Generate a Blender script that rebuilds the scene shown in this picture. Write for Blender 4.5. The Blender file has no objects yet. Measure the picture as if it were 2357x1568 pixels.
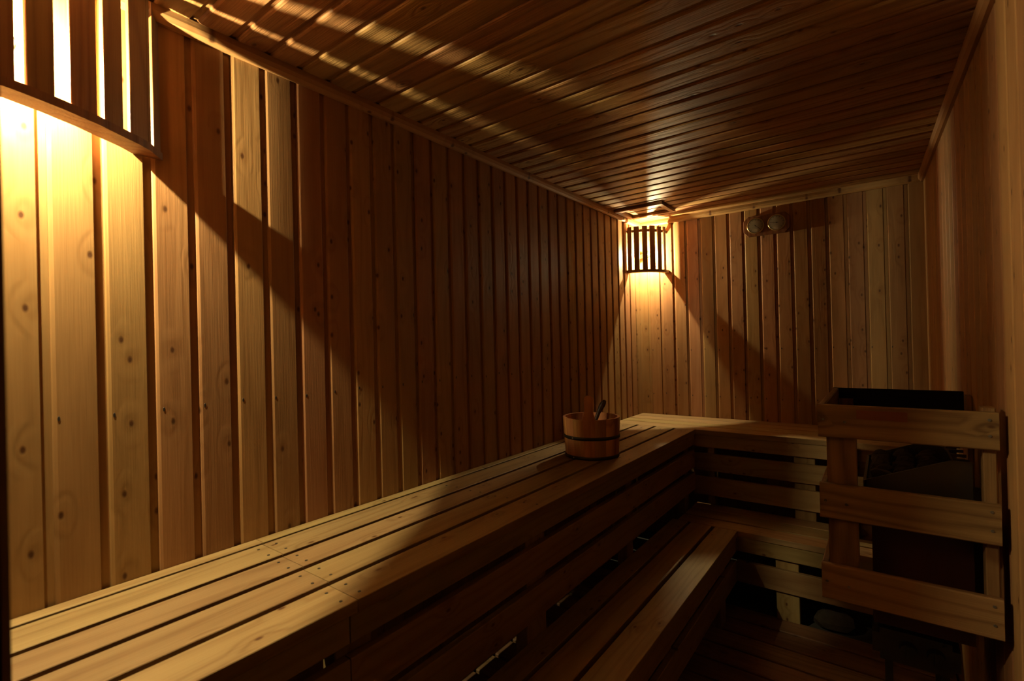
import bpy, bmesh, math, random
from mathutils import Vector, Matrix

# ------------------------------------------------------------------ units
# The room was surveyed in units of 1.2 m; W() turns survey coordinates into metres.
# x runs from the left wall to the right wall, y from the doorway (negative) to the
# back wall (0), z is measured from the top of the upper bench.
S = 1.2
ZF = 0.72                       # the floor lies 0.72 units below the upper bench


def W(x, y, z):
    return Vector((x * S, y * S, (z + ZF) * S))


scene = bpy.context.scene
col = scene.collection
random.seed(7)

# ------------------------------------------------------------------ camera
cam_d = bpy.data.cameras.new('camera')
cam = bpy.data.objects.new('camera', cam_d)
col.objects.link(cam)
yaw, pitch, roll, fpx = 0.6472, 0.0039, -0.0240, 1137.39
fwd = Vector((-math.sin(yaw) * math.cos(pitch), math.cos(yaw) * math.cos(pitch), math.sin(pitch)))
right = Vector((math.cos(yaw), math.sin(yaw), 0))
up = right.cross(fwd)
r2 = math.cos(roll) * right + math.sin(roll) * up
u2 = -math.sin(roll) * right + math.cos(roll) * up
m = Matrix((r2, u2, -fwd)).transposed().to_4x4()
m.translation = W(1.236, -2.993, 0.466)
cam.matrix_world = m
cam_d.sensor_fit = 'HORIZONTAL'
cam_d.sensor_width = 36.0
cam_d.lens = 36.0 * fpx / 2357.0
cam_d.clip_start = 0.01
cam_d.dof.use_dof = True
cam_d.dof.focus_distance = 2.6
cam_d.dof.aperture_fstop = 5.0
scene.camera = cam

# ------------------------------------------------------------------ light and view
world = bpy.data.worlds.new('world')
scene.world = world
world.use_nodes = True
world.node_tree.nodes['Background'].inputs[0].default_value = (0.0, 0.0, 0.0, 1)
world.node_tree.nodes['Background'].inputs[1].default_value = 0.0
vs = scene.view_settings
vs.view_transform = 'Standard'
vs.look = 'None'
vs.exposure = 0.0
vs.gamma = 1.0
vs.use_curve_mapping = False
BULB_COLOR = (1.0, 0.86, 0.47)
NEAR_POWER = 74000.0             # radiance of the two lamp bulbs
FAR_POWER = 46000.0


# ------------------------------------------------------------------ materials
def new_mat(name):
    mt = bpy.data.materials.new(name)
    mt.use_nodes = True
    nt = mt.node_tree
    for n in list(nt.nodes):
        nt.nodes.remove(n)
    out = nt.nodes.new('ShaderNodeOutputMaterial')
    b = nt.nodes.new('ShaderNodeBsdfPrincipled')
    nt.links.new(b.outputs[0], out.inputs[0])
    return mt, nt, b


def math_n(nt, op, a, b=None, c=None):
    n = nt.nodes.new('ShaderNodeMath')
    n.operation = op
    for i, v in enumerate((a, b, c)):
        if v is None:
            continue
        if isinstance(v, (int, float)):
            n.inputs[i].default_value = v
        else:
            nt.links.new(v, n.inputs[i])
    return n.outputs[0]


def mix_c(nt, f, a, b):
    n = nt.nodes.new('ShaderNodeMix')
    n.data_type = 'RGBA'
    if isinstance(f, (int, float)):
        n.inputs[0].default_value = f
    else:
        nt.links.new(f, n.inputs[0])
    for i, v in ((6, a), (7, b)):
        if isinstance(v, tuple):
            n.inputs[i].default_value = (*v, 1)
        else:
            nt.links.new(v, n.inputs[i])
    return n.outputs[2]


def scale_v(nt, v, s):
    n = nt.nodes.new('ShaderNodeVectorMath')
    n.operation = 'MULTIPLY'
    nt.links.new(v, n.inputs[0])
    n.inputs[1].default_value = s
    return n.outputs[0]


def make_wood(name, base, dark, knot=(0.09, 0.035, 0.012), rough=0.42, ring=60.0, ringmix=0.5,
              knots=0.30, vary=0.16, bump=0.2, spec=0.4, weather=0.0):
    """Plank wood. Local Z runs along the plank, X across it."""
    mt, nt, b = new_mat(name)
    tc = nt.nodes.new('ShaderNodeTexCoord')
    oi = nt.nodes.new('ShaderNodeObjectInfo')
    rnd = oi.outputs['Random']
    comb = nt.nodes.new('ShaderNodeCombineXYZ')
    nt.links.new(math_n(nt, 'MULTIPLY', rnd, 17.3), comb.inputs[0])
    nt.links.new(math_n(nt, 'MULTIPLY', rnd, 41.7), comb.inputs[1])
    nt.links.new(math_n(nt, 'MULTIPLY', rnd, 93.1), comb.inputs[2])
    add = nt.nodes.new('ShaderNodeVectorMath')
    nt.links.new(tc.outputs['Object'], add.inputs[0])
    nt.links.new(comb.outputs[0], add.inputs[1])
    p = add.outputs[0]
    # knots
    vor = nt.nodes.new('ShaderNodeTexVoronoi')
    vor.voronoi_dimensions = '2D'
    vor.inputs['Scale'].default_value = 1.0
    sk = nt.nodes.new('ShaderNodeSeparateXYZ')
    nt.links.new(scale_v(nt, p, (14.0, 14.0, 8.0)), sk.inputs[0])
    ck = nt.nodes.new('ShaderNodeCombineXYZ')
    nt.links.new(sk.outputs[0], ck.inputs[0])
    nt.links.new(sk.outputs[2], ck.inputs[1])
    nt.links.new(ck.outputs[0], vor.inputs['Vector'])
    sep = nt.nodes.new('ShaderNodeSeparateColor')
    nt.links.new(vor.outputs['Color'], sep.inputs[0])
    has = math_n(nt, 'LESS_THAN', sep.outputs[0], knots)
    dist = vor.outputs['Distance']
    near = nt.nodes.new('ShaderNodeMapRange')
    near.inputs[1].default_value = 0.090
    near.inputs[2].default_value = 0.035
    nt.links.new(dist, near.inputs[0])
    kmask = math_n(nt, 'MULTIPLY', near.outputs[0], has)
    halo = nt.nodes.new('ShaderNodeMapRange')
    halo.inputs[1].default_value = 0.5
    halo.inputs[2].default_value = 0.0
    nt.links.new(dist, halo.inputs[0])
    hmask = math_n(nt, 'MULTIPLY', halo.outputs[0], has)
    # growth rings
    n1 = nt.nodes.new('ShaderNodeTexNoise')
    n1.inputs['Scale'].default_value = 1.0
    n1.inputs['Detail'].default_value = 2.0
    nt.links.new(scale_v(nt, p, (9.0, 9.0, 0.9)), n1.inputs['Vector'])
    sx = nt.nodes.new('ShaderNodeSeparateXYZ')
    nt.links.new(p, sx.inputs[0])
    ph = math_n(nt, 'MULTIPLY', sx.outputs[0], ring * 2.0)
    ph = math_n(nt, 'ADD', ph, math_n(nt, 'MULTIPLY', n1.outputs[0], 34.0))
    ph = math_n(nt, 'ADD', ph, math_n(nt, 'MULTIPLY', hmask, 8.0))
    sn = math_n(nt, 'SINE', ph)
    rg = math_n(nt, 'MULTIPLY_ADD', sn, 0.5, 0.5)
    rg = math_n(nt, 'POWER', rg, 2.2)
    # fibres
    n2 = nt.nodes.new('ShaderNodeTexNoise')
    n2.inputs['Scale'].default_value = 1.0
    n2.inputs['Detail'].default_value = 3.0
    nt.links.new(scale_v(nt, p, (260.0, 260.0, 7.0)), n2.inputs['Vector'])
    # slow blotches along the plank
    n3 = nt.nodes.new('ShaderNodeTexNoise')
    n3.inputs['Scale'].default_value = 1.0
    n3.inputs['Detail'].default_value = 3.0
    nt.links.new(scale_v(nt, p, (16.0, 16.0, 3.0)), n3.inputs['Vector'])
    f = math_n(nt, 'MULTIPLY', rg, ringmix)
    f = math_n(nt, 'ADD', f, math_n(nt, 'MULTIPLY', math_n(nt, 'SUBTRACT', n2.outputs[0], 0.35), 0.55))
    f = math_n(nt, 'ADD', f, math_n(nt, 'MULTIPLY', math_n(nt, 'SUBTRACT', n3.outputs[0], 0.45), 0.9 + weather))
    f = math_n(nt, 'ADD', f, math_n(nt, 'MULTIPLY', hmask, 0.25))
    f.node.use_clamp = True
    c = mix_c(nt, f, base, dark)
    hsv = nt.nodes.new('ShaderNodeHueSaturation')
    nt.links.new(c, hsv.inputs['Color'])
    nt.links.new(math_n(nt, 'MULTIPLY_ADD', rnd, 2 * vary, 1.0 - vary), hsv.inputs['Value'])
    r2_ = math_n(nt, 'FRACT', math_n(nt, 'MULTIPLY', rnd, 7.77))
    nt.links.new(math_n(nt, 'MULTIPLY_ADD', r2_, 0.024, 0.488), hsv.inputs['Hue'])
    c = mix_c(nt, kmask, hsv.outputs[0], knot)
    nt.links.new(c, b.inputs['Base Color'])
    nt.links.new(math_n(nt, 'MULTIPLY_ADD', n2.outputs[0], 0.25, rough - 0.12), b.inputs['Roughness'])
    b.inputs['Specular IOR Level'].default_value = spec
    bp = nt.nodes.new('ShaderNodeBump')
    bp.inputs['Strength'].default_value = bump
    bp.inputs['Distance'].default_value = 0.004
    h = math_n(nt, 'ADD', math_n(nt, 'MULTIPLY', rg, -0.5), n2.outputs[0])
    h = math_n(nt, 'ADD', h, math_n(nt, 'MULTIPLY', kmask, -0.6))
    nt.links.new(h, bp.inputs['Height'])
    nt.links.new(bp.outputs[0], b.inputs['Normal'])
    return mt


def make_plain(name, color, rough=0.5, metal=0.0, noise=0.0, nscale=20.0, bump=0.0, spec=0.5):
    mt, nt, b = new_mat(name)
    b.inputs['Roughness'].default_value = rough
    b.inputs['Metallic'].default_value = metal
    b.inputs['Specular IOR Level'].default_value = spec
    tc = nt.nodes.new('ShaderNodeTexCoord')
    n = nt.nodes.new('ShaderNodeTexNoise')
    n.inputs['Scale'].default_value = nscale
    n.inputs['Detail'].default_value = 4.0
    nt.links.new(tc.outputs['Object'], n.inputs['Vector'])
    f = math_n(nt, 'MULTIPLY', n.outputs[0], noise)
    c = mix_c(nt, f, color, tuple(v * 0.35 for v in color))
    nt.links.new(c, b.inputs['Base Color'])
    if bump:
        bp = nt.nodes.new('ShaderNodeBump')
        bp.inputs['Strength'].default_value = bump
        nt.links.new(n.outputs[0], bp.inputs['Height'])
        nt.links.new(bp.outputs[0], b.inputs['Normal'])
    return mt


def make_emit(name, color, strength):
    mt, nt, b = new_mat(name)
    b.inputs['Base Color'].default_value = (0.8, 0.8, 0.8, 1)
    b.inputs['Emission Color'].default_value = (*color, 1)
    b.inputs['Emission Strength'].default_value = strength
    return mt


M = {}
M['wall'] = make_wood('wall_pine', (0.350, 0.180, 0.070), (0.225, 0.102, 0.034), ring=38, ringmix=0.28, rough=0.52, bump=0.10, vary=0.13, spec=0.22, knots=0.34)
M['ceil'] = make_wood('ceiling_pine', (0.345, 0.180, 0.068), (0.185, 0.082, 0.027), ring=48, ringmix=0.5, rough=0.47, bump=0.45, knots=0.14, vary=0.14, spec=0.26)
M['bench'] = make_wood('bench_pine', (0.285, 0.186, 0.078), (0.180, 0.098, 0.037), ring=55, ringmix=0.42, rough=0.5, bump=0.12, knots=0.16, vary=0.12, weather=0.2, spec=0.18)
M['guard'] = make_wood('weathered_pine', (0.280, 0.155, 0.060), (0.125, 0.056, 0.020), ring=70, ringmix=0.6, rough=0.5, bump=0.2, knots=0.15, weather=0.6)
M['floorw'] = make_wood('floor_plank_wood', (0.210, 0.115, 0.052), (0.105, 0.052, 0.022), ring=60, ringmix=0.4, rough=0.6, bump=0.2, knots=0.12, weather=0.6)
M['lamp'] = make_wood('lamp_slat_wood', (0.272, 0.128, 0.044), (0.152, 0.060, 0.019), ring=90, ringmix=0.5, rough=0.5, knots=0.02)
M['stave'] = make_wood('red_cedar_stave', (0.50, 0.215, 0.075), (0.26, 0.085, 0.026), ring=90, ringmix=0.5, rough=0.38, knots=0.05, vary=0.25)
M['ladle'] = make_wood('dark_ladle_wood', (0.075, 0.036, 0.018), (0.035, 0.016, 0.008), ring=120, rough=0.4, knots=0.0)
M['gauge'] = make_wood('gauge_board_wood', (0.22, 0.085, 0.028), (0.11, 0.04, 0.013), ring=90, rough=0.4, knots=0.0)
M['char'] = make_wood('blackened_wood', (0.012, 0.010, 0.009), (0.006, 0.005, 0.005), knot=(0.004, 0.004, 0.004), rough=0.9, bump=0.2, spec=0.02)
M['back'] = make_plain('dark_backing_board', (0.16, 0.075, 0.028), rough=0.8, noise=0.4)
M['concrete'] = make_plain('dark_wet_concrete', (0.05, 0.045, 0.04), rough=0.8, noise=0.6, nscale=9.0, bump=0.2)
M['steel'] = make_plain('dull_steel', (0.17, 0.155, 0.135), rough=0.45, metal=0.9, noise=0.3, nscale=14.0)
M['dsteel'] = make_plain('dark_heater_steel', (0.045, 0.040, 0.040), rough=0.5, metal=0.5, noise=0.4)
M['hred'] = make_plain('dark_red_enamel', (0.06, 0.016, 0.012), rough=0.5, noise=0.3)
M['hoop'] = make_plain('tarnished_hoop_metal', (0.055, 0.045, 0.032), rough=0.5, metal=0.7, noise=0.6, nscale=60.0)
M['rivet'] = make_plain('bright_rivet', (0.5, 0.42, 0.3), rough=0.35, metal=0.8)
M['nail'] = make_plain('rusty_nail_head', (0.025, 0.014, 0.008), rough=0.6, noise=0.4)
M['screw'] = make_plain('grey_screw_head', (0.25, 0.23, 0.2), rough=0.4, metal=0.8)
M['knob'] = make_plain('black_plastic_knob', (0.012, 0.012, 0.012), rough=0.4)
M['face'] = make_plain('cream_dial_face', (0.42, 0.34, 0.22), rough=0.5, noise=0.15, nscale=30.0)
M['ink'] = make_plain('dial_ink', (0.03, 0.02, 0.015), rough=0.5)
M['brass'] = make_plain('dial_ring_brass', (0.55, 0.40, 0.18), rough=0.3, metal=0.9)
M['ceramic'] = make_plain('white_ceramic', (0.6, 0.57, 0.5), rough=0.4)
M['stone'] = make_plain('sauna_stone', (0.06, 0.048, 0.04), rough=0.9, noise=0.7, nscale=25.0, bump=0.6)
M['fstone'] = make_plain('rough_brown_stone', (0.065, 0.048, 0.034), rough=0.95, noise=0.9, nscale=40.0, bump=0.9, spec=0.1)
M['patch'] = make_plain('red_brown_mark', (0.20, 0.052, 0.024), rough=0.6, noise=0.4, nscale=30.0)
M['jamb'] = make_plain('brown_jamb_wood', (0.20, 0.10, 0.04), rough=0.6, noise=0.3)
M['bulb_near'] = make_emit('lit_bulb_near', BULB_COLOR, NEAR_POWER)
M['bulb_far'] = make_emit('lit_bulb_far', BULB_COLOR, FAR_POWER)
bg = bpy.data.materials.new('clear_bulb_glass')
bg.use_nodes = True
_nt = bg.node_tree
for _n in list(_nt.nodes):
    _nt.nodes.remove(_n)
_o = _nt.nodes.new('ShaderNodeOutputMaterial')
_m = _nt.nodes.new('ShaderNodeMixShader')
_t = _nt.nodes.new('ShaderNodeBsdfTransparent')
_g = _nt.nodes.new('ShaderNodeBsdfGlossy')
_g.inputs['Roughness'].default_value = 0.05
_f = _nt.nodes.new('ShaderNodeFresnel')
_f.inputs['IOR'].default_value = 1.25
_nt.links.new(_f.outputs[0], _m.inputs[0])
_nt.links.new(_t.outputs[0], _m.inputs[1])
_nt.links.new(_g.outputs[0], _m.inputs[2])
_nt.links.new(_m.outputs[0], _o.inputs[0])
M['bulb_glass'] = bg
gm, gnt, gb = new_mat('dial_glass')
gb.inputs['Base Color'].default_value = (1, 1, 1, 1)
gb.inputs['Roughness'].default_value = 0.03
gb.inputs['Transmission Weight'].default_value = 1.0
gb.inputs['IOR'].default_value = 1.45
M['glass'] = gm


# ------------------------------------------------------------------ mesh helpers
def mesh_obj(name, me, mat=None, parent=None, mw=None):
    o = bpy.data.objects.new(name, me)
    col.objects.link(o)
    if mat is not None and len(me.materials) == 0:
        me.materials.append(mat)
    if mw is not None:
        o.matrix_world = mw
    if parent is not None:
        o.parent = parent
        o.matrix_parent_inverse = parent.matrix_world.inverted()
    return o


def bm_mesh(bm, name, smooth=False):
    bmesh.ops.recalc_face_normals(bm, faces=bm.faces[:])
    me = bpy.data.meshes.new(name)
    bm.to_mesh(me)
    bm.free()
    if smooth:
        for f in me.polygons:
            f.use_smooth = True
    return me


_cache = {}


def prism_mesh(key, prof, L, mat):
    """Extrude a closed profile [(x, y)] along local Z, centred on z = 0."""
    k = (key, round(L, 5), mat.name)
    if k in _cache:
        return _cache[k]
    bm = bmesh.new()
    lo = [bm.verts.new((x, y, -L / 2)) for x, y in prof]
    hi = [bm.verts.new((x, y, L / 2)) for x, y in prof]
    n = len(prof)
    for i in range(n):
        bm.faces.new((lo[i], lo[(i + 1) % n], hi[(i + 1) % n], hi[i]))
    bm.faces.new(lo[::-1])
    bm.faces.new(hi)
    me = bm_mesh(bm, key)
    me.materials.append(mat)
    _cache[k] = me
    return me


def plank_profile(w, t, b):
    a, c = w / 2, t / 2
    return [(-a + b, -c), (a - b, -c), (a, -c + b), (a, c - b), (a - b, c), (-a + b, c), (-a, c - b), (-a, -c + b)]


AX = {'x': Vector((1, 0, 0)), 'y': Vector((0, 1, 0)), 'z': Vector((0, 0, 1))}


def frame(center, ldir, wdir):
    l = ldir.normalized()
    w = (wdir - wdir.dot(l) * l).normalized()
    n = l.cross(w)
    mw = Matrix((w, n, l)).transposed().to_4x4()
    mw.translation = center
    return mw


def plank(name, lo, hi, along, mat, parent, bev=0.0025, wide=None):
    """A bevelled plank filling the survey box lo..hi, grain along the axis `along`."""
    a, b = W(*lo), W(*hi)
    d = b - a
    ext = {'x': abs(d.x), 'y': abs(d.y), 'z': abs(d.z)}
    oth = [k for k in 'xyz' if k != along]
    wk = wide or max(oth, key=lambda k: ext[k])
    tk = [k for k in oth if k != wk][0]
    L, w, t = ext[along], ext[wk], ext[tk]
    bev = min(bev, w * 0.3, t * 0.3)
    key = 'plank_%.4f_%.4f_%.4f' % (w, t, bev)
    me = prism_mesh(key, plank_profile(w, t, bev), L, mat)
    return mesh_obj(name, me, None, parent, frame((a + b) / 2, AX[along], AX[wk]))


def empty(name, loc):
    o = bpy.data.objects.new(name, None)
    col.objects.link(o)
    o.empty_display_size = 0.05
    o.matrix_world = Matrix.Translation(loc)
    return o


def tag(o, label=None, cat=None, group=None, kind=None):
    if label:
        o['label'] = label
    if cat:
        o['category'] = cat
    if group:
        o['group'] = group
    if kind:
        o['kind'] = kind
    return o


def box_mesh(lo, hi, origin=Vector((0, 0, 0))):
    bm = bmesh.new()
    bmesh.ops.create_cube(bm, size=1.0)
    c, d = (lo + hi) / 2, hi - lo
    for v in bm.verts:
        v.co = Vector((v.co.x * d.x, v.co.y * d.y, v.co.z * d.z)) + c - origin
    return bm_mesh(bm, 'box')


def solid(name, lo, hi, mat, parent=None, kind=None):
    a, b = W(*lo), W(*hi)
    lo_ = Vector((min(a.x, b.x), min(a.y, b.y), min(a.z, b.z)))
    hi_ = Vector((max(a.x, b.x), max(a.y, b.y), max(a.z, b.z)))
    c = (lo_ + hi_) / 2
    o = mesh_obj(name, box_mesh(lo_, hi_, c), mat, parent, Matrix.Translation(c))
    if kind:
        o['kind'] = kind
    return o


def disc(name, center, normal, r, h, mat, parent, seg=12):
    """A short cylinder standing on `center` (metres) along `normal`."""
    k = ('disc', round(r, 5), round(h, 5), seg, mat.name)
    if k not in _cache:
        bm = bmesh.new()
        bmesh.ops.create_cone(bm, cap_ends=True, segments=seg, radius1=r, radius2=r * 0.9, depth=h)
        me = bm_mesh(bm, 'disc')
        me.materials.append(mat)
        _cache[k] = me
    q = normal.normalized().to_track_quat('Z', 'Y').to_matrix().to_4x4()
    q.translation = center
    return mesh_obj(name, _cache[k], None, parent, q)


# ------------------------------------------------------------------ room shell
HC = 1.20            # ceiling face
YF = -2.95           # inner face of the front wall
XR0, XRS = 1.392, -0.030   # right wall face: x = XR0 + XRS * y
TB = 0.0125          # board thickness


def xr(y):
    return XR0 + XRS * y


def cladding_profile(p, face):
    """Board with a shadow gap: u across, v out of the wall (front face at v = 0)."""
    p, t, d = p * S, TB * S, 0.0062 * S
    f = p * face
    return [(0.0, -t), (0.0, -0.0058), (0.0022, -0.0024), (0.0078, 0.0), (f - 0.0016, 0.0), (f, -0.0016),
            (f, -d), (p, -d), (p, -t)]


def cladding(parent, mat, p, face, origin, udir, ldir, vdir, L, k0, k1, umax=None):
    prof = cladding_profile(p, face)
    # local X = u, local Z = length, local Y = out of the wall or into it
    yl = ldir.cross(udir)
    sgn = 1.0 if yl.dot(vdir) > 0 else -1.0
    pr = [(u, v * sgn) for u, v in prof]
    me = prism_mesh('clad_%.4f_%.3f_%d' % (p, face, sgn), pr, L, mat)
    for k in range(k0, k1):
        mw = Matrix((udir, yl, ldir)).transposed().to_4x4()
        mw.translation = origin + udir * (k * p * S) + ldir * random.uniform(-0.001, 0.001)
        mw = mw @ Matrix.Rotation(random.uniform(-0.0012, 0.0012), 4, 'Y')
        mesh_obj('board', me, None, parent, mw)


floor = solid('floor', (-0.08, YF - 0.45, -0.78), (1.56, 0.08, -0.745), M['concrete'], kind='structure')
ceiling = solid('ceiling', (-0.08, YF - 0.1, HC + 0.0118), (1.56, 0.08, HC + 0.06), M['back'], kind='structure')
wall_left = solid('wall_left', (-0.08, YF - 0.1, -0.78), (-0.0118, 0.0, HC + 0.0118), M['back'], kind='structure')
wall_back = solid('wall_back', (-0.08, 0.0118, -0.78), (1.56, 0.08, HC + 0.0118), M['back'], kind='structure')

# right wall, very slightly out of square
bm = bmesh.new()
pts = [(XR0 + 0.0118, 0.0118), (xr(YF - 0.1) + 0.0118, YF - 0.1), (xr(YF - 0.1) + 0.07, YF - 0.1), (XR0 + 0.07, 0.0118)]
lo_v = [bm.verts.new(W(x, y, -0.78)) for x, y in pts]
hi_v = [bm.verts.new(W(x, y, HC + 0.0118)) for x, y in pts]
for i in range(4):
    bm.faces.new((lo_v[i], lo_v[(i + 1) % 4], hi_v[(i + 1) % 4], hi_v[i]))
bm.faces.new(lo_v[::-1])
bm.faces.new(hi_v)
wall_right = tag(mesh_obj('wall_right', bm_mesh(bm, 'wall_right'), M['back']), kind='structure')

# front wall with the doorway the picture is taken from
XD = 0.868
bm = bmesh.new()
for (x0, x1, z0, z1) in ((-0.08, XD, -0.78, HC + 0.0118), (XD, 1.56, 0.98, HC + 0.0118)):
    a, b_ = W(x0, YF - 0.1, z0), W(x1, YF, z1)
    r = bmesh.ops.create_cube(bm, size=1.0)
    for v in r['verts']:
        v.co = Vector((v.co.x * (b_.x - a.x), v.co.y * (b_.y - a.y), v.co.z * (b_.z - a.z))) + (a + b_) / 2
wall_front = tag(mesh_obj('wall_front', bm_mesh(bm, 'wall_front'), M['back']), kind='structure')
jamb = solid('trim_4', (XD - 0.012, YF - 0.1, -0.745), (XD + 0.0, YF + 0.0035, 0.98), M['jamb'], kind='structure')

HB = HC + 0.76      # board length on the walls (floor to ceiling)
PL, PB, PC = 0.0823, 0.0793, 0.0832
zc = (HC - 0.76) / 2 + 0.0
cladding(wall_left, M['wall'], PL, 0.815, W(0, -2.695, zc), AX['y'], AX['z'], AX['x'], HB * S, -3, 33)
cladding(wall_back, M['wall'], PB, 0.83, W(0.2217, 0, zc), AX['x'], AX['z'], -AX['y'], HB * S, -3, 15)
dr = (W(xr(-2.9), -2.9, 0) - W(xr(0), 0, 0)).normalized()      # along the right wall, towards the door
cladding(wall_right, M['wall'], PL, 0.93, W(xr(-1.93), -1.93, zc), -dr, AX['z'], Vector((dr.y, -dr.x, 0)), HB * S, -13, 24)
cladding(ceiling, M['ceil'], PC, 0.80, W(0.715, -2.525, HC), AX['y'], AX['x'], -AX['z'], 1.43 * S, -6, 31)


def wall_nail(parent, pos, n):
    """A rusty nail head with its black run, long axis upright."""
    k = ('wall_nail',)
    if k not in _cache:
        bm = bmesh.new()
        bmesh.ops.create_cone(bm, cap_ends=True, segments=10, radius1=1.0, radius2=0.8, depth=1.0)
        for v in bm.verts:
            v.co = Vector((v.co.x * 0.0028, v.co.y * (0.0075 if v.co.y > 0 else 0.0055), v.co.z * 0.0012))
        me = bm_mesh(bm, 'nail')
        me.materials.append(M['nail'])
        _cache[k] = me
    mw = Matrix((AX['z'].cross(n), AX['z'], n)).transposed().to_4x4()
    mw.translation = pos
    mesh_obj('nail', _cache[k], None, parent, mw)


for k in range(-1, 33):
    if -2.695 + k * PL + 0.012 < -0.02:
        wall_nail(wall_left, W(0, -2.695 + k * PL + 0.012 + random.uniform(-.003, .003), 0.339 + random.uniform(-.006, .006)), AX['x'])
for zz in (0.397, 0.127):
    for k in range(-2, 14):
        wall_nail(wall_back, W(0.2217 + k * PB + 0.012 + random.uniform(-.003, .003), 0, zz + random.uniform(-.005, .005)), -AX['y'])


def cornice(name, a, b, out, mat):
    """Quarter-round strip between wall and ceiling from a to b (survey), `out` points into the room."""
    A, B = W(*a), W(*b)
    w, h = 0.021 * S, 0.031 * S
    prof = [(0, 0), (0, -h), (w * 0.45, -h), (w * 0.85, -h * 0.8), (w, -h * 0.45), (w, 0)]
    l = (B - A).normalized()
    zx = l.cross(out)
    s_ = 1.0 if zx.z > 0 else -1.0
    me = prism_mesh('cornice_' + name, [(x, y * s_) for x, y in prof], (B - A).length, mat)
    mw = Matrix((out, zx, l)).transposed().to_4x4()
    mw.translation = (A + B) / 2
    o = mesh_obj(name, me, None, None, mw)
    o['kind'] = 'structure'
    return o


cornice('trim_1', (0, YF, HC), (0, 0, HC), AX['x'], M['wall'])
cornice('trim_2', (0, 0, HC), (1.392, 0, HC), -AX['y'], M['wall'])
cornice('trim_3', (xr(YF), YF, HC), (xr(0), 0, HC), Vector((dr.y, -dr.x, 0)), M['wall'])

# duckboard planks of the floor, running across the room
k = 0
y = -0.668
while y > YF:
    plank('plank', (0.02, y - 0.098, -0.745), (1.385 + 0.03 * (-y), y, -0.72), 'x', M['floorw'], floor, bev=0.004)
    y -= 0.1105

# ------------------------------------------------------------------ benches
YJ = -2.43           # butt joint of the left upper bench
YB = -0.425          # front edge of the back upper bench
LX = [(0.002, 0.0355), (0.0435, 0.138), (0.153, 0.236), (0.252, 0.344), (0.359, 0.452)]


def nails(parent, pts):
    for x, y in pts:
        disc('nail', W(x, y, 0.0), AX['z'], 0.0042, 0.0016, M['nail'], parent, 8)


ub = empty('upper_bench', W(0.22, -1.6, -0.72))
tag(ub, 'long upper sauna bench of slatted pine planks along the left wall', 'bench')
for i, (x0, x1) in enumerate(LX):
    for (y0, y1) in ((YF, YJ - 0.0008), (YJ + 0.0008, YB - 0.001)):
        jo = -0.05 * (x0 + x1) / 2 * 1.6 + 0.018
        a0 = y0 if y0 == YF else y0 + jo
        a1 = y1 + jo if y1 < -1 else y1
        plank('plank', (x0, a0, -0.024), (x1, a1, 0.0 + (0.0012 if i == 0 else 0)), 'y', M['bench'], ub, bev=0.0014)
    jy = YJ - 0.05 * (x0 + x1) / 2 * 1.6 + 0.018
    if i:
        w_ = x1 - x0
        nails(ub, [(x0 + w_ * .25, jy - .02), (x0 + w_ * .78, jy - .022), (x0 + w_ * .25, jy + .022), (x0 + w_ * .75, jy + .02),
                   (x0 + w_ * .3, -1.83), (x0 + w_ * .75, -1.825), (x0 + w_ * .3, -1.18), (x0 + w_ * .75, -1.185), (x0 + w_ * .5, -0.5)])
RX = 0.444
for z1, z0 in ((-0.0243, -0.079), (-0.106, -0.193), (-0.2185, -0.307)):
    for (y0, y1) in ((YF, YJ - 0.028), (YJ - 0.0255, YB + 0.006)):
        plank('slat', (RX - 0.02, y0, z0), (RX, y1, z1), 'y', M['bench'], ub)
for (y0, y1) in ((-2.90, -2.84), (-2.475, -2.395), (-1.878, -1.782), (-1.212, -1.155), (-0.52, -0.46)):
    plank('post', (RX - 0.062, y0, -0.745), (RX - 0.0208, y1, -0.0245), 'z', M['bench'], ub)
for y0 in (-2.87, -2.43, -1.83, -1.18, -0.50):
    plank('crossbar', (0.004, y0 - 0.02, -0.074), (RX - 0.0625, y0 + 0.02, -0.0245), 'x', M['bench'], ub)

bb = empty('upper_bench', W(0.7, -0.2, -0.72))
tag(bb, 'short upper sauna bench of pine planks along the back wall under the gauges', 'bench')
BY = [(-0.101, -0.003), (-0.206, -0.109), (-0.314, -0.215), (YB, -0.323)]
for y0, y1 in BY:
    plank('plank', (0.002, y0, -0.024), (1.388, y1, 0.0), 'x', M['bench'], bb, bev=0.0014)
RY = YB + 0.007
for z1, z0 in ((-0.0243, -0.087), (-0.118, -0.205), (-0.236, -0.328)):
    plank('slat', (RX + 0.001, RY, z0), (1.388, RY + 0.02, z1), 'x', M['bench'], bb)
for x0, x1 in ((0.886, 0.970), (0.50, 0.535), (1.30, 1.36)):
    plank('post', (x0, RY + 0.0205, -0.745), (x1, RY + 0.060, -0.0245), 'z', M['bench'], bb)
for x0 in (0.25, 0.93, 1.33):
    plank('crossbar', (x0 - 0.02, RY + 0.0605, -0.074), (x0 + 0.02, -0.004, -0.0245), 'y', M['bench'], bb)

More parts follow.
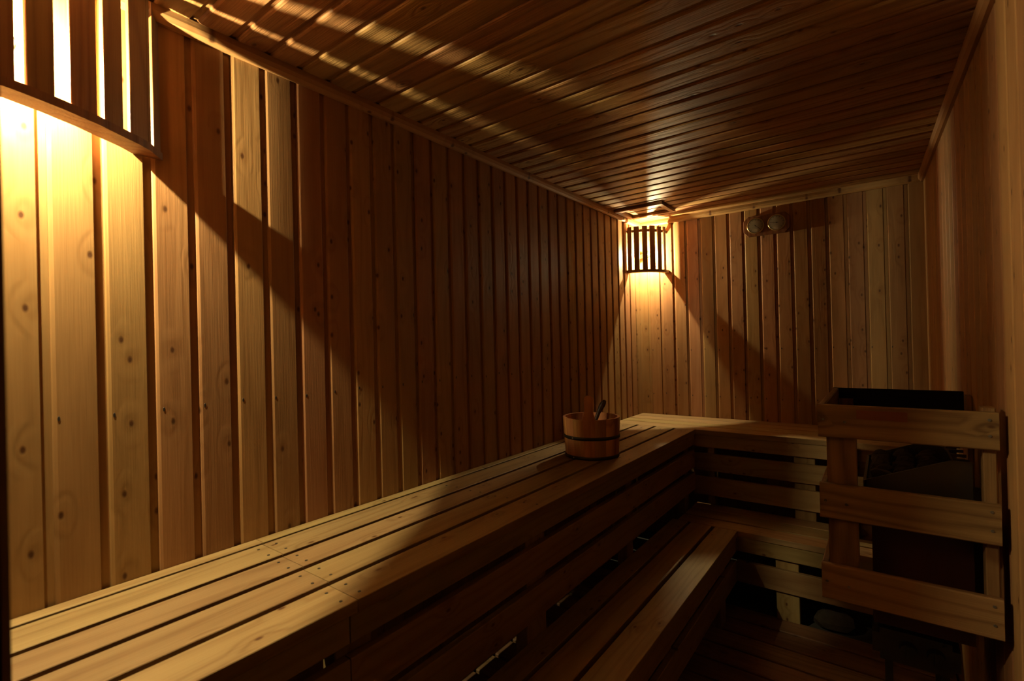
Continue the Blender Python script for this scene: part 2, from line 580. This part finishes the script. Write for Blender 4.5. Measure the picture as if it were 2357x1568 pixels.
ZL = -0.375
YLB = -0.705         # front edge of the back lower bench
lb = empty('lower_bench', W(0.55, -1.8, -0.72))
tag(lb, 'long low step bench of three dark pine planks before the long upper bench', 'bench')
LLX = [(0.4240, 0.495), (0.508, 0.599), (0.613, 0.706)]
for x0, x1 in LLX:
    plank('plank', (x0, YF, ZL - 0.024), (x1, YLB - 0.002, ZL), 'y', M['bench'], lb, bev=0.0014)
for z1, z0 in ((ZL - 0.0243, -0.468), (-0.505, -0.597)):
    plank('slat', (0.678, YF, z0), (0.698, YLB + 0.006, z1), 'y', M['bench'], lb)
for y0 in (-2.85, -2.2, -1.5, -0.85):
    plank('post', (0.637, y0 - 0.04, -0.745), (0.6775, y0 + 0.04, ZL - 0.0245), 'z', M['bench'], lb)
    plank('crossbar', (RX + 0.002, y0 - 0.02, ZL - 0.074), (0.6365, y0 + 0.02, ZL - 0.0245), 'x', M['bench'], lb)

lbb = empty('lower_bench', W(0.9, -0.6, -0.72))
tag(lbb, 'short low step bench of pine planks below the back upper bench', 'bench')
LBY = [(-0.492, -0.3982), (-0.600, -0.497), (YLB, -0.613)]
for y0, y1 in LBY:
    plank('plank', (RX + 0.004, y0, ZL - 0.024), (1.395, y1, ZL), 'x', M['bench'], lbb, bev=0.0014)
for z1, z0 in ((ZL - 0.0243, -0.464), (-0.505, -0.597)):
    plank('slat', (0.699, YLB + 0.008, z0), (1.395, YLB + 0.028, z1), 'x', M['bench'], lbb)
for x0, x1 in ((0.847, 0.932), (1.28, 1.36)):
    plank('post', (x0, YLB + 0.0285, -0.745), (x1, YLB + 0.068, ZL - 0.0245), 'z', M['bench'], lbb)
    plank('crossbar', (x0 + 0.02, YLB + 0.0685, ZL - 0.074), (x0 + 0.06, -0.40, ZL - 0.0245), 'y', M['bench'], lbb)


# ------------------------------------------------------------------ corner lamps
def lamp(label, corner, path, slats, z0, z1, bulb, bulbmat, rail_depth, th, coil):
    """Slatted corner shade. path: survey points from wall to wall; slats: arc-length intervals."""
    root = empty('corner_lamp', W(corner[0], corner[1], z0))
    tag(root, label, 'lamp')
    P = [Vector((p[0], p[1])) for p in path]
    cum = [0.0]
    for a, b in zip(P[:-1], P[1:]):
        cum.append(cum[-1] + (b - a).length)

    def at(s):
        for i in range(len(P) - 1):
            if s <= cum[i + 1] or i == len(P) - 2:
                t = (s - cum[i]) / (cum[i + 1] - cum[i])
                return P[i].lerp(P[i + 1], t)
    cen = Vector(corner[:2])
    for sl in slats:
        s0, s1 = sl[:2]
        th_ = sl[2] if len(sl) > 2 else th
        a, b = at(s0), at(s1)
        mid = (a + b) / 2
        d = (b - a).normalized()
        n = Vector((d.y, -d.x))
        if n.dot(mid - cen) < 0:
            n = -n
        c2 = mid - n * th_ / 2
        wd = Vector((d.x, d.y, 0))
        zz1 = z1 + random.uniform(-0.002, 0.002)
        me = prism_mesh('lamp_slat_%.4f_%.4f' % (s1 - s0, th_), plank_profile((b - a).length * S, th_ * S, min(0.0012, th_ * 0.25)), (zz1 - z0) * S, M['lamp'])
        mesh_obj('slat', me, None, root, frame(W(c2.x, c2.y, (z0 + zz1) / 2), AX['z'], wd))

    def rail(nm, za, zb, inset, depth):
        N = 14
        bm = bmesh.new()
        rows = []
        for i in range(N + 1):
            s = cum[-1] * i / N
            p = at(s)
            e = at(min(cum[-1], s + 0.004)) - at(max(0, s - 0.004))
            e.normalize()
            n = Vector((e.y, -e.x))
            if n.dot(p - cen) < 0:
                n = -n
            o_ = p - n * inset
            i_ = p - n * (inset + depth)
            # stay on the room side of both walls
            o_.x = max(o_.x, 0.0005)
            i_.x = max(i_.x, 0.0005)
            if corner[1] < -1:
                o_.y = max(o_.y, corner[1] + 0.0005)
                i_.y = max(i_.y, corner[1] + 0.0005)
            else:
                o_.y = min(o_.y, corner[1] - 0.0005)
                i_.y = min(i_.y, corner[1] - 0.0005)
            rows.append([bm.verts.new(W(q.x, q.y, z) - root.matrix_world.translation) for q, z in ((o_, za), (o_, zb), (i_, zb), (i_, za))])
        for r0, r1 in zip(rows[:-1], rows[1:]):
            for j in range(4):
                bm.faces.new((r0[j], r0[(j + 1) % 4], r1[(j + 1) % 4], r1[j]))
        bm.faces.new(rows[0])
        bm.faces.new(rows[-1][::-1])
        mesh_obj(nm, bm_mesh(bm, nm), M['lamp'], root, root.matrix_world.copy())
    rail('bottom_rail', z0 - 0.016, z0 - 0.0003, -0.003, rail_depth)
    rail('top_rail', z1 - 0.034, z1 - 0.018, th + 0.0002, 0.014)
    # bulb and its holder
    B = W(*bulb)
    cw = W(corner[0], corner[1], bulb[2])
    axis = (B - cw).normalized()
    bm = bmesh.new()
    bmesh.ops.create_uvsphere(bm, u_segments=24, v_segments=16, radius=0.026)
    for v in bm.verts:                      # pear-shaped envelope, tapering towards the holder
        if v.co.z < 0:
            k_ = 1.0 + v.co.z / 0.026 * 0.5
            v.co.x *= k_
            v.co.y *= k_
            v.co.z *= 1.5
    q = axis.to_track_quat('Z', 'Y').to_matrix().to_4x4()
    q.translation = B
    glass = tag(mesh_obj('bulb', bm_mesh(bm, 'bulb', True), M['bulb_glass'], root, q), 'clear glass bulb')
    bm = bmesh.new()
    bmesh.ops.create_icosphere(bm, subdivisions=2, radius=0.006)
    for v in bm.verts:
        v.co.z *= coil
    tag(mesh_obj('filament', bm_mesh(bm, 'filament', True), bulbmat, glass, Matrix.Translation(B)), 'glowing filament')
    L = max(0.03, (B - cw).length - 0.036)
    disc('lamp_holder', cw + axis * (L / 2), axis, 0.016, L, M['ceramic'], root, 20)
    return root


arc = [(0.188 * math.sin(math.radians(a)), -0.188 * math.cos(math.radians(a))) for a in range(0, 91, 6)]
ar = lambda d: math.radians(d) * 0.188
lamp('slatted wooden lamp in the far corner above the benches', (0, 0), arc,
     [(ar(1.8), ar(9.4)), (ar(13.8), ar(23.2)), (ar(28.8), ar(38.0)), (ar(42.6), ar(53.0)), (ar(58.2), ar(67.6)), (ar(73.5), ar(80.6))],
     0.884, 1.143, (0.080, -0.070, 0.986), M['bulb_far'], 0.030, 0.007, 0.48)
npath = [(0.0, -2.595), (0.054, -2.64), (0.083, -2.686), (0.113, -2.73), (0.142, -2.786), (0.165, -2.845), (0.18, -2.90), (0.187, -2.9495)]
lamp('large slatted wooden lamp high on the left wall beside the doorway', (0, YF), npath,
     [(0.001, 0.030), (0.043, 0.0548, 0.0022), (0.055, 0.103), (0.119, 0.160), (0.175, 0.221), (0.246, 0.285), (0.300, 0.338), (0.356, 0.392)],
     0.892, 1.1965, (0.055, -2.845, 0.998), M['bulb_near'], 0.046, 0.007, 0.85)

# ------------------------------------------------------------------ ceiling vent frame
vf = empty('ceiling_vent', W(0.16, -0.30, HC - 0.016))
tag(vf, 'square wooden vent frame fixed to the ceiling by the far corner lamp', 'vent')
plank('rail', (0.030, -0.408, HC - 0.016), (0.302, -0.378, HC + 0.002), 'x', M['ceil'], vf)
plank('rail', (0.030, -0.214, HC - 0.016), (0.302, -0.190, HC + 0.002), 'x', M['ceil'], vf)
plank('rail', (0.030, -0.3775, HC - 0.016), (0.056, -0.2145, HC + 0.002), 'y', M['ceil'], vf)
plank('rail', (0.276, -0.3775, HC - 0.016), (0.302, -0.2145, HC + 0.002), 'y', M['ceil'], vf)

# ------------------------------------------------------------------ gauges on the back wall
gx0, gx1, gz0, gz1 = 0.619, 0.846, 1.018, 1.128
gz = empty('sauna_gauge', W((gx0 + gx1) / 2, 0, gz0))
tag(gz, 'wooden plaque with two round cream dials on the back wall', 'gauge')
ch = 0.024
outl = [(gx0, gz0 + ch), (gx0 + ch, gz0), (gx1 - ch, gz0), (gx1, gz0 + ch), (gx1, gz1 - ch), (gx1 - ch, gz1), (gx0 + ch, gz1), (gx0, gz1 - ch)]
gc = W((gx0 + gx1) / 2, 0, (gz0 + gz1) / 2)
bm = bmesh.new()
f0 = [bm.verts.new(W(x, -0.0002, z) - gc) for x, z in outl]
f1 = [bm.verts.new(W(x, -0.017, z) - gc) for x, z in outl]
for i in range(8):
    bm.faces.new((f0[i], f0[(i + 1) % 8], f1[(i + 1) % 8], f1[i]))
bm.faces.new(f0)
fr = bm.faces.new(f1[::-1])
bmesh.ops.bevel(bm, geom=[e for e in fr.edges], offset=0.002, segments=1, affect='EDGES')
mesh_obj('plaque', bm_mesh(bm, 'plaque'), M['gauge'], gz, Matrix.Translation(gc))
for (dx, dz, hand) in ((0.681, 1.073, 2.3), (0.784, 1.075, -1.45)):
    c0 = W(dx, -0.017, dz)
    R_ = 0.0405 * S
    dial = disc('dial', c0 - AX['y'] * 0.003, -AX['y'], R_, 0.006, M['face'], gz, 40)
    # bezel ring
    bm = bmesh.new()
    ring = []
    for i in range(40):
        a = 2 * math.pi * i / 40
        ca, sa = math.cos(a), math.sin(a)
        ring.append([bm.verts.new((ca * rr, -yy, sa * rr)) for rr, yy in ((R_ * 0.97, 0.0), (R_ * 1.06, 0.0), (R_ * 1.05, 0.009), (R_ * 0.97, 0.009))])
    for i in range(40):
        r0, r1 = ring[i], ring[(i + 1) % 40]
        for j in range(4):
            bm.faces.new((r0[j], r0[(j + 1) % 4], r1[(j + 1) % 4], r1[j]))
    mesh_obj('bezel', bm_mesh(bm, 'bezel', True), M['brass'], gz, Matrix.Translation(c0))
    # graduation marks
    bm = bmesh.new()
    for i in range(31):
        a = math.radians(-135 + 270 * i / 30)
        big = i % 3 == 0
        d = Vector((math.sin(a), 0, math.cos(a)))
        e = Vector((math.cos(a), 0, -math.sin(a)))
        r0_, r1_ = R_ * (0.70 if big else 0.80), R_ * 0.88
        hw = 0.0011 if big else 0.0006
        vs_ = [bm.verts.new(d * rr + e * ss + Vector((0, yy, 0))) for yy in (-0.0060, -0.0066) for rr, ss in ((r0_, -hw), (r0_, hw), (r1_, hw), (r1_, -hw))]
        bm.faces.new(vs_[4:8])
        for j in range(4):
            bm.faces.new((vs_[j], vs_[(j + 1) % 4], vs_[4 + (j + 1) % 4], vs_[4 + j]))
    mesh_obj('graduation', bm_mesh(bm, 'graduation'), M['ink'], dial, Matrix.Translation(c0))
    d = Vector((math.sin(hand), 0, math.cos(hand)))
    me = prism_mesh('hand', [(-0.0012, -0.0004), (0.0012, -0.0004), (0.0005, 0.0004), (-0.0005, 0.0004)], R_ * 1.0, M['ink'])
    mesh_obj('hand', me, None, dial, frame(c0 - AX['y'] * 0.0075 + d * R_ * 0.28, d, Vector((d.z, 0, -d.x))))
    disc('pivot', c0 - AX['y'] * 0.0078, -AX['y'], 0.0036, 0.0024, M['ink'], dial, 12)
    # domed glass
    bm = bmesh.new()
    bmesh.ops.create_uvsphere(bm, u_segments=32, v_segments=12, radius=1.0)
    bmesh.ops.delete(bm, geom=[v for v in bm.verts if v.co.z < -0.001], context='VERTS')
    out_v = bm.verts[:]
    for v in out_v:
        v.co = Vector((v.co.x * R_ * 0.965, -0.0088 - v.co.z * 0.005, v.co.y * R_ * 0.965))
    dup = bmesh.ops.duplicate(bm, geom=bm.faces[:] + bm.verts[:] + bm.edges[:])
    for g in dup['geom']:
        if isinstance(g, bmesh.types.BMVert):
            g.co.y += 0.0009
            g.co.x *= 0.995
            g.co.z *= 0.995
    be = [e for e in bm.edges if e.is_boundary]
    bmesh.ops.bridge_loops(bm, edges=be)
    mesh_obj('dial_glass', bm_mesh(bm, 'dial_glass', True), M['glass'], gz, Matrix.Translation(c0))

# ------------------------------------------------------------------ bucket and ladle
bx, by = 0.271, -1.192
bk = empty('sauna_bucket', W(bx, by, 0))
tag(bk, 'round red-brown wooden bucket with dark hoops and one tall stave handle', 'bucket')
RB, RT, HT = 0.107 * S, 0.1155 * S, 0.158 * S
base = W(bx, by, 0.0)
toward = (cam.matrix_world.translation - base)
toward.z = 0
ang0 = math.atan2(toward.y, toward.x)
NS = 16
TH = 0.013
ear_i = 0
ear_ang = ang0 - 0.08


def stave_mesh(ear):
    bm = bmesh.new()
    half = math.pi / NS * 0.985
    prof = []
    if ear:
        # half-width (fraction of the stave) against height of the ear
        hs = [0.0, HT * 0.5, HT, HT + 0.012, HT + 0.03, HT + 0.055, HT + 0.075, HT + 0.092, HT + 0.104, HT + 0.112, HT + 0.1155]
        ws = [1.0, 1.0, 1.12, 1.02, 0.80, 0.73, 0.80, 0.83, 0.74, 0.50, 0.15]
    else:
        hs = [0.0, HT * 0.5, HT - 0.002, HT]
        ws = [1.0, 1.0, 1.0, 0.97]
    rows = []
    for h, w in zip(hs, ws):
        t = min(h / HT, 1.25)
        ro = RB + (RT - RB) * t
        ri = ro - TH
        row = []
        for rr in (ro, ri):
            for f in (-1, -0.33, 0.33, 1):
                a = half * w * f
                row.append(bm.verts.new((rr * math.cos(a), rr * math.sin(a), h)))
        rows.append(row)
    for a, b in zip(rows[:-1], rows[1:]):
        for i in range(3):
            bm.faces.new((a[i], a[i + 1], b[i + 1], b[i]))
            bm.faces.new((a[4 + i + 1], a[4 + i], b[4 + i], b[4 + i + 1]))
        bm.faces.new((a[4], a[0], b[0], b[4]))
        bm.faces.new((a[3], a[7], b[7], b[3]))
    for r, fl in ((rows[0], True), (rows[-1], False)):
        q = [r[0], r[1], r[2], r[3], r[7], r[6], r[5], r[4]]
        bm.faces.new(q[::-1] if fl else q)
    me = bm_mesh(bm, 'stave')
    me.materials.append(M['stave'])
    return me


sm, se = stave_mesh(False), stave_mesh(True)
for i in range(NS):
    a = ear_ang + 2 * math.pi * i / NS
    mw = Matrix.Translation(base) @ Matrix.Rotation(a, 4, 'Z')
    o = mesh_obj('stave', se if i == 0 else sm, None, bk, mw)
    if i == 0:
        o['label'] = 'tall rounded stave handle'


def hoop(z0, z1, extra):
    bm = bmesh.new()
    N = 64
    rows = []
    for i in range(N):
        a = 2 * math.pi * i / N
        ca, sa = math.cos(a), math.sin(a)
        r0 = RB + (RT - RB) * z0 / HT
        r1 = RB + (RT - RB) * z1 / HT
        rows.append([bm.verts.new((ca * r, sa * r, z)) for r, z in ((r0 - 0.001, z0), (r0 + extra, z0), (r1 + extra, z1), (r1 - 0.001, z1))])
    for i in range(N):
        a, b = rows[i], rows[(i + 1) % N]
        for j in range(4):
            bm.faces.new((a[j], a[(j + 1) % 4], b[(j + 1) % 4], b[j]))
    return mesh_obj('hoop', bm_mesh(bm, 'hoop', True), M['hoop'], bk, Matrix.Translation(base))


h1 = hoop(0.093, 0.108, 0.0022)
h2 = hoop(0.001, 0.016, 0.0024)
ra = ang0 - 0.72
dv = Vector((math.cos(ra), math.sin(ra), 0))
disc('rivet', base + dv * (RB + (RT - RB) * 0.53 + 0.002) + AX['z'] * 0.1005, dv, 0.0042, 0.003, M['rivet'], h1)
disc('rivet', base + dv * (RB + 0.0022) + AX['z'] * 0.0085, dv, 0.0036, 0.003, M['rivet'], h2)
bm = bmesh.new()
bmesh.ops.create_cone(bm, cap_ends=True, segments=40, radius1=RB - TH + 0.001, radius2=RB - TH + 0.001, depth=0.012)
mesh_obj('bottom', bm_mesh(bm, 'bottom'), M['stave'], bk, Matrix.Translation(base + AX['z'] * 0.016))

ld = empty('ladle', base + AX['z'] * 0.024)
tag(ld, 'dark wooden ladle leaning inside the bucket', 'ladle')
rr_ = right.copy()
# bowl on the bucket floor, handle leaning towards the back right
back = -toward.normalized()
pb = base + AX['z'] * 0.045 - rr_ * 0.025 + back * 0.010
ptop = base + AX['z'] * (HT + 0.073) + rr_ * 0.060 + back * 0.030
ax_ = (ptop - pb).normalized()
sd = ax_.cross(back).normalized()
dp = sd.cross(ax_).normalized()
Lh = (ptop - pb).length
bm = bmesh.new()
st = [(0.0, 0.009, 0.006), (0.5, 0.009, 0.006), (0.72, 0.0095, 0.006), (0.80, 0.012, 0.007), (0.88, 0.0145, 0.0078), (0.94, 0.0135, 0.007), (0.985, 0.009, 0.005), (1.0, 0.003, 0.002)]
rows = []
for t, a_, b_ in st:
    bend = 0.010 * max(0.0, (t - 0.7) / 0.3) ** 1.5
    c_ = pb + ax_ * (Lh * t) + rr_ * bend
    rows.append([bm.verts.new(c_ + sd * (a_ * math.cos(2 * math.pi * i / 10)) + dp * (b_ * math.sin(2 * math.pi * i / 10)) - ld.location) for i in range(10)])
for a, b in zip(rows[:-1], rows[1:]):
    for i in range(10):
        bm.faces.new((a[i], a[(i + 1) % 10], b[(i + 1) % 10], b[i]))
bm.faces.new(rows[0][::-1])
bm.faces.new(rows[-1])
mesh_obj('handle', bm_mesh(bm, 'handle', True), M['ladle'], ld, ld.matrix_world.copy())
bm = bmesh.new()
ro = [(0.012, 0.0), (0.028, 0.006), (0.034, 0.018), (0.036, 0.032), (0.032, 0.032), (0.029, 0.018), (0.022, 0.009), (0.004, 0.006)]
N = 24
rows = [[bm.verts.new((r * math.cos(2 * math.pi * i / N), r * math.sin(2 * math.pi * i / N), z)) for i in range(N)] for r, z in ro]
for a, b in zip(rows[:-1], rows[1:]):
    for i in range(N):
        bm.faces.new((a[i], a[(i + 1) % N], b[(i + 1) % N], b[i]))
bm.faces.new(rows[0][::-1])
bm.faces.new(rows[-1])
mesh_obj('bowl', bm_mesh(bm, 'bowl', True), M['ladle'], ld, Matrix.Translation(base + AX['z'] * 0.0225 - rr_ * 0.045 + back * 0.008))

# ------------------------------------------------------------------ heater guard
GY = -1.55
gd = empty('heater_guard', W(1.25, -1.3, -0.19))
tag(gd, 'slatted wooden guard rail around the stove on the right wall', 'guard')
rows_z = ((0.213, 0.293), (0.012, 0.098), (-0.188, -0.102))
for i, (z0, z1) in enumerate(rows_z):
    plank('slat', (1.0965, GY, z0), (1.4225, GY + 0.0185, z1), 'x', M['guard'], gd, bev=0.003)
    plank('slat', (1.0965, GY + 0.0187, z0), (1.1115, -1.078, z1), 'y', M['guard'], gd, bev=0.003)
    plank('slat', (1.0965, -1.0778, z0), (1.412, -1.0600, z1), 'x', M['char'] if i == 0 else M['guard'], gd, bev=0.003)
    yf = GY - 0.0006
    for (sx, sz) in ((1.108, z0 + 0.044), (1.152, z0 + 0.040), (1.408, z0 + 0.030), (1.408, z1 - 0.016)):
        disc('screw', W(sx, yf, sz), -AX['y'], 0.0038, 0.002, M['screw'], gd, 10)
plank('post', (1.1120, GY + 0.0187, -0.188), (1.174, GY + 0.045, 0.262), 'z', M['guard'], gd)
plank('post', (1.3985, GY + 0.0187, -0.188), (1.4205, GY + 0.060, 0.300), 'z', M['guard'], gd)
plank('post', (1.1120, -1.110, -0.188), (1.150, -1.0782, 0.262), 'z', M['guard'], gd)
plank('wall_batten', (1.4125, -1.125, -0.188), (xr(-1.1), -1.0785, 0.285), 'z', M['guard'], gd)
solid('slat_mark', (1.176, GY - 0.0008, 0.262), (1.272, GY - 0.0001, 0.284), M['patch'], gd)  # thin red-brown rectangle on the top front slat

# ------------------------------------------------------------------ heater
ht = empty('sauna_stove', W(1.29, -1.29, -0.72))
tag(ht, 'dark metal electric sauna stove with two knobs behind the guard', 'stove')
HX0, HX1, HY0, HY1 = 1.186, 1.388, -1.462, -1.135


def poly_prism(name, pts, y0, y1, mat, parent):
    """Side outline pts [(x, z)] in survey units, between y0 and y1."""
    bm = bmesh.new()
    c = W(HX0, (y0 + y1) / 2, 0)
    a = [bm.verts.new(W(x, y0, z) - c) for x, z in pts]
    b = [bm.verts.new(W(x, y1, z) - c) for x, z in pts]
    n = len(pts)
    for i in range(n):
        bm.faces.new((a[i], a[(i + 1) % n], b[(i + 1) % n], b[i]))
    bm.faces.new(a[::-1])
    bm.faces.new(b)
    return mesh_obj(name, bm_mesh(bm, name), mat, parent, Matrix.Translation(c))


side = [(HX0, 0.080), (HX1, 0.080), (HX1, 0.166), (1.352, 0.166), (HX0, 0.097)]
poly_prism('side_panel', side, HY0, HY0 + 0.006, M['steel'], ht)
poly_prism('side_panel', side, HY1 - 0.006, HY1, M['steel'], ht)
solid('front_panel', (HX0 - 0.003, HY0, 0.078), (HX0 + 0.003, HY1, 0.096), M['steel'], ht)
poly_prism('splash_plate', [(1.336, 0.196), (1.345, 0.186), (1.353, 0.166), (1.356, 0.166), (1.348, 0.189), (1.339, 0.199)], HY0 + 0.006, HY1 - 0.006, M['steel'], ht)
for i in range(5):
    solid('grille_bar', (1.358, HY0 + 0.03 + i * 0.062, 0.158), (1.387, HY0 + 0.036 + i * 0.062, 0.165), M['steel'], ht)
solid('body', (HX0 + 0.012, HY0 + 0.012, -0.262), (HX1, HY1 - 0.012, 0.060), M['hred'], ht)
solid('ledge', (HX0 - 0.001, HY0 - 0.002, 0.060), (HX1 + 0.001, HY1 + 0.002, 0.0775), M['dsteel'], ht)
solid('stone_tray', (HX0 + 0.006, HY0 + 0.008, 0.0778), (HX1 - 0.04, HY1 - 0.008, 0.084), M['dsteel'], ht)
# control box with rounded lower corner
bm = bmesh.new()
c = W(1.277, (HY0 + HY1) / 2, -0.312)
bmesh.ops.create_cube(bm, size=1.0)
ext = Vector((0.168 * S, 0.30 * S, 0.078 * S))
for v in bm.verts:
    v.co = Vector((v.co.x * ext.x, v.co.y * ext.y, v.co.z * ext.z))
bmesh.ops.bevel(bm, geom=[e for e in bm.edges if abs(e.verts[0].co.y - e.verts[1].co.y) > 0.1], offset=0.018, segments=4, affect='EDGES')
cb = mesh_obj('control_box', bm_mesh(bm, 'control_box'), M['dsteel'], ht, Matrix.Translation(c))
yk = (HY0 + HY1) / 2 - 0.15
for kx in (1.264, 1.316):
    kn = disc('knob', W(kx, yk - 0.009, -0.309), -AX['y'], 0.0215, 0.020, M['knob'], cb, 28)
    solid('knob_grip', (kx - 0.0035, yk - 0.023, -0.325), (kx + 0.0035, yk - 0.0172, -0.293), M['knob'], kn)
disc('pilot_lamp', W(1.333, yk - 0.001, -0.282), -AX['y'], 0.005, 0.004, M['knob'], cb, 14)
for lx in (1.225, 1.335):
    for ly in (-1.40, -1.19):
        solid('leg', (lx - 0.008, ly - 0.008, -0.7215), (lx + 0.008, ly + 0.008, -0.350), M['dsteel'], ht)
solid('wall_bracket', (HX1, -1.40, -0.20), (xr(-1.2) + 0.001, -1.20, 0.05), M['dsteel'], ht)

# stones heaped on the stove
rs = random.Random(3)


def stone_mesh(seed, r):
    q = random.Random(seed)
    bm = bmesh.new()
    bmesh.ops.create_icosphere(bm, subdivisions=2, radius=r)
    ds = [(Vector((q.uniform(-1, 1), q.uniform(-1, 1), q.uniform(-1, 1))).normalized(), q.uniform(0.55, 0.9)) for _ in range(9)]
    for v in bm.verts:
        d = v.co.normalized()
        k = 1.0
        for dd, cut in ds:
            t = d.dot(dd)
            if t > cut:
                k = min(k, cut / t)
        v.co = d * r * k * q.uniform(0.97, 1.03)
        v.co.z *= 0.8
    return bm_mesh(bm, 'stone')


stones = [stone_mesh(s_, 0.034) for s_ in range(4)]
k = 0
for ix in range(3):
    for iy in range(6):
        x = HX0 + 0.034 + ix * 0.050 + rs.uniform(-0.004, 0.004)
        y = HY0 + 0.040 + iy * 0.0505 + rs.uniform(-0.004, 0.004)
        z = 0.084 + 0.020 + 0.006 * ix
        mw = Matrix.Translation(W(x, y, z)) @ Matrix.Rotation(rs.uniform(0, 6.28), 4, 'Z')
        o = mesh_obj('stone', stones[k % 4], M['stone'], None, mw)
        tag(o, 'rough dark stone in the heap on the sauna stove', 'stone', 'stones heaped on the stove')
        k += 1

# ------------------------------------------------------------------ rough stone left on the floor
me = stone_mesh(21, 0.085)
q = random.Random(5)
for v in me.vertices:
    k = q.uniform(0.92, 1.06)
    v.co.x *= 1.05 * k
    v.co.y *= 0.75 * k
    v.co.z *= 0.95 * k
o = mesh_obj('rough_stone', me, M['fstone'], None, Matrix.Translation(W(1.040, -0.605, -0.700)))
tag(o, 'rough brown stone lying on the floor below the short low bench', 'stone')
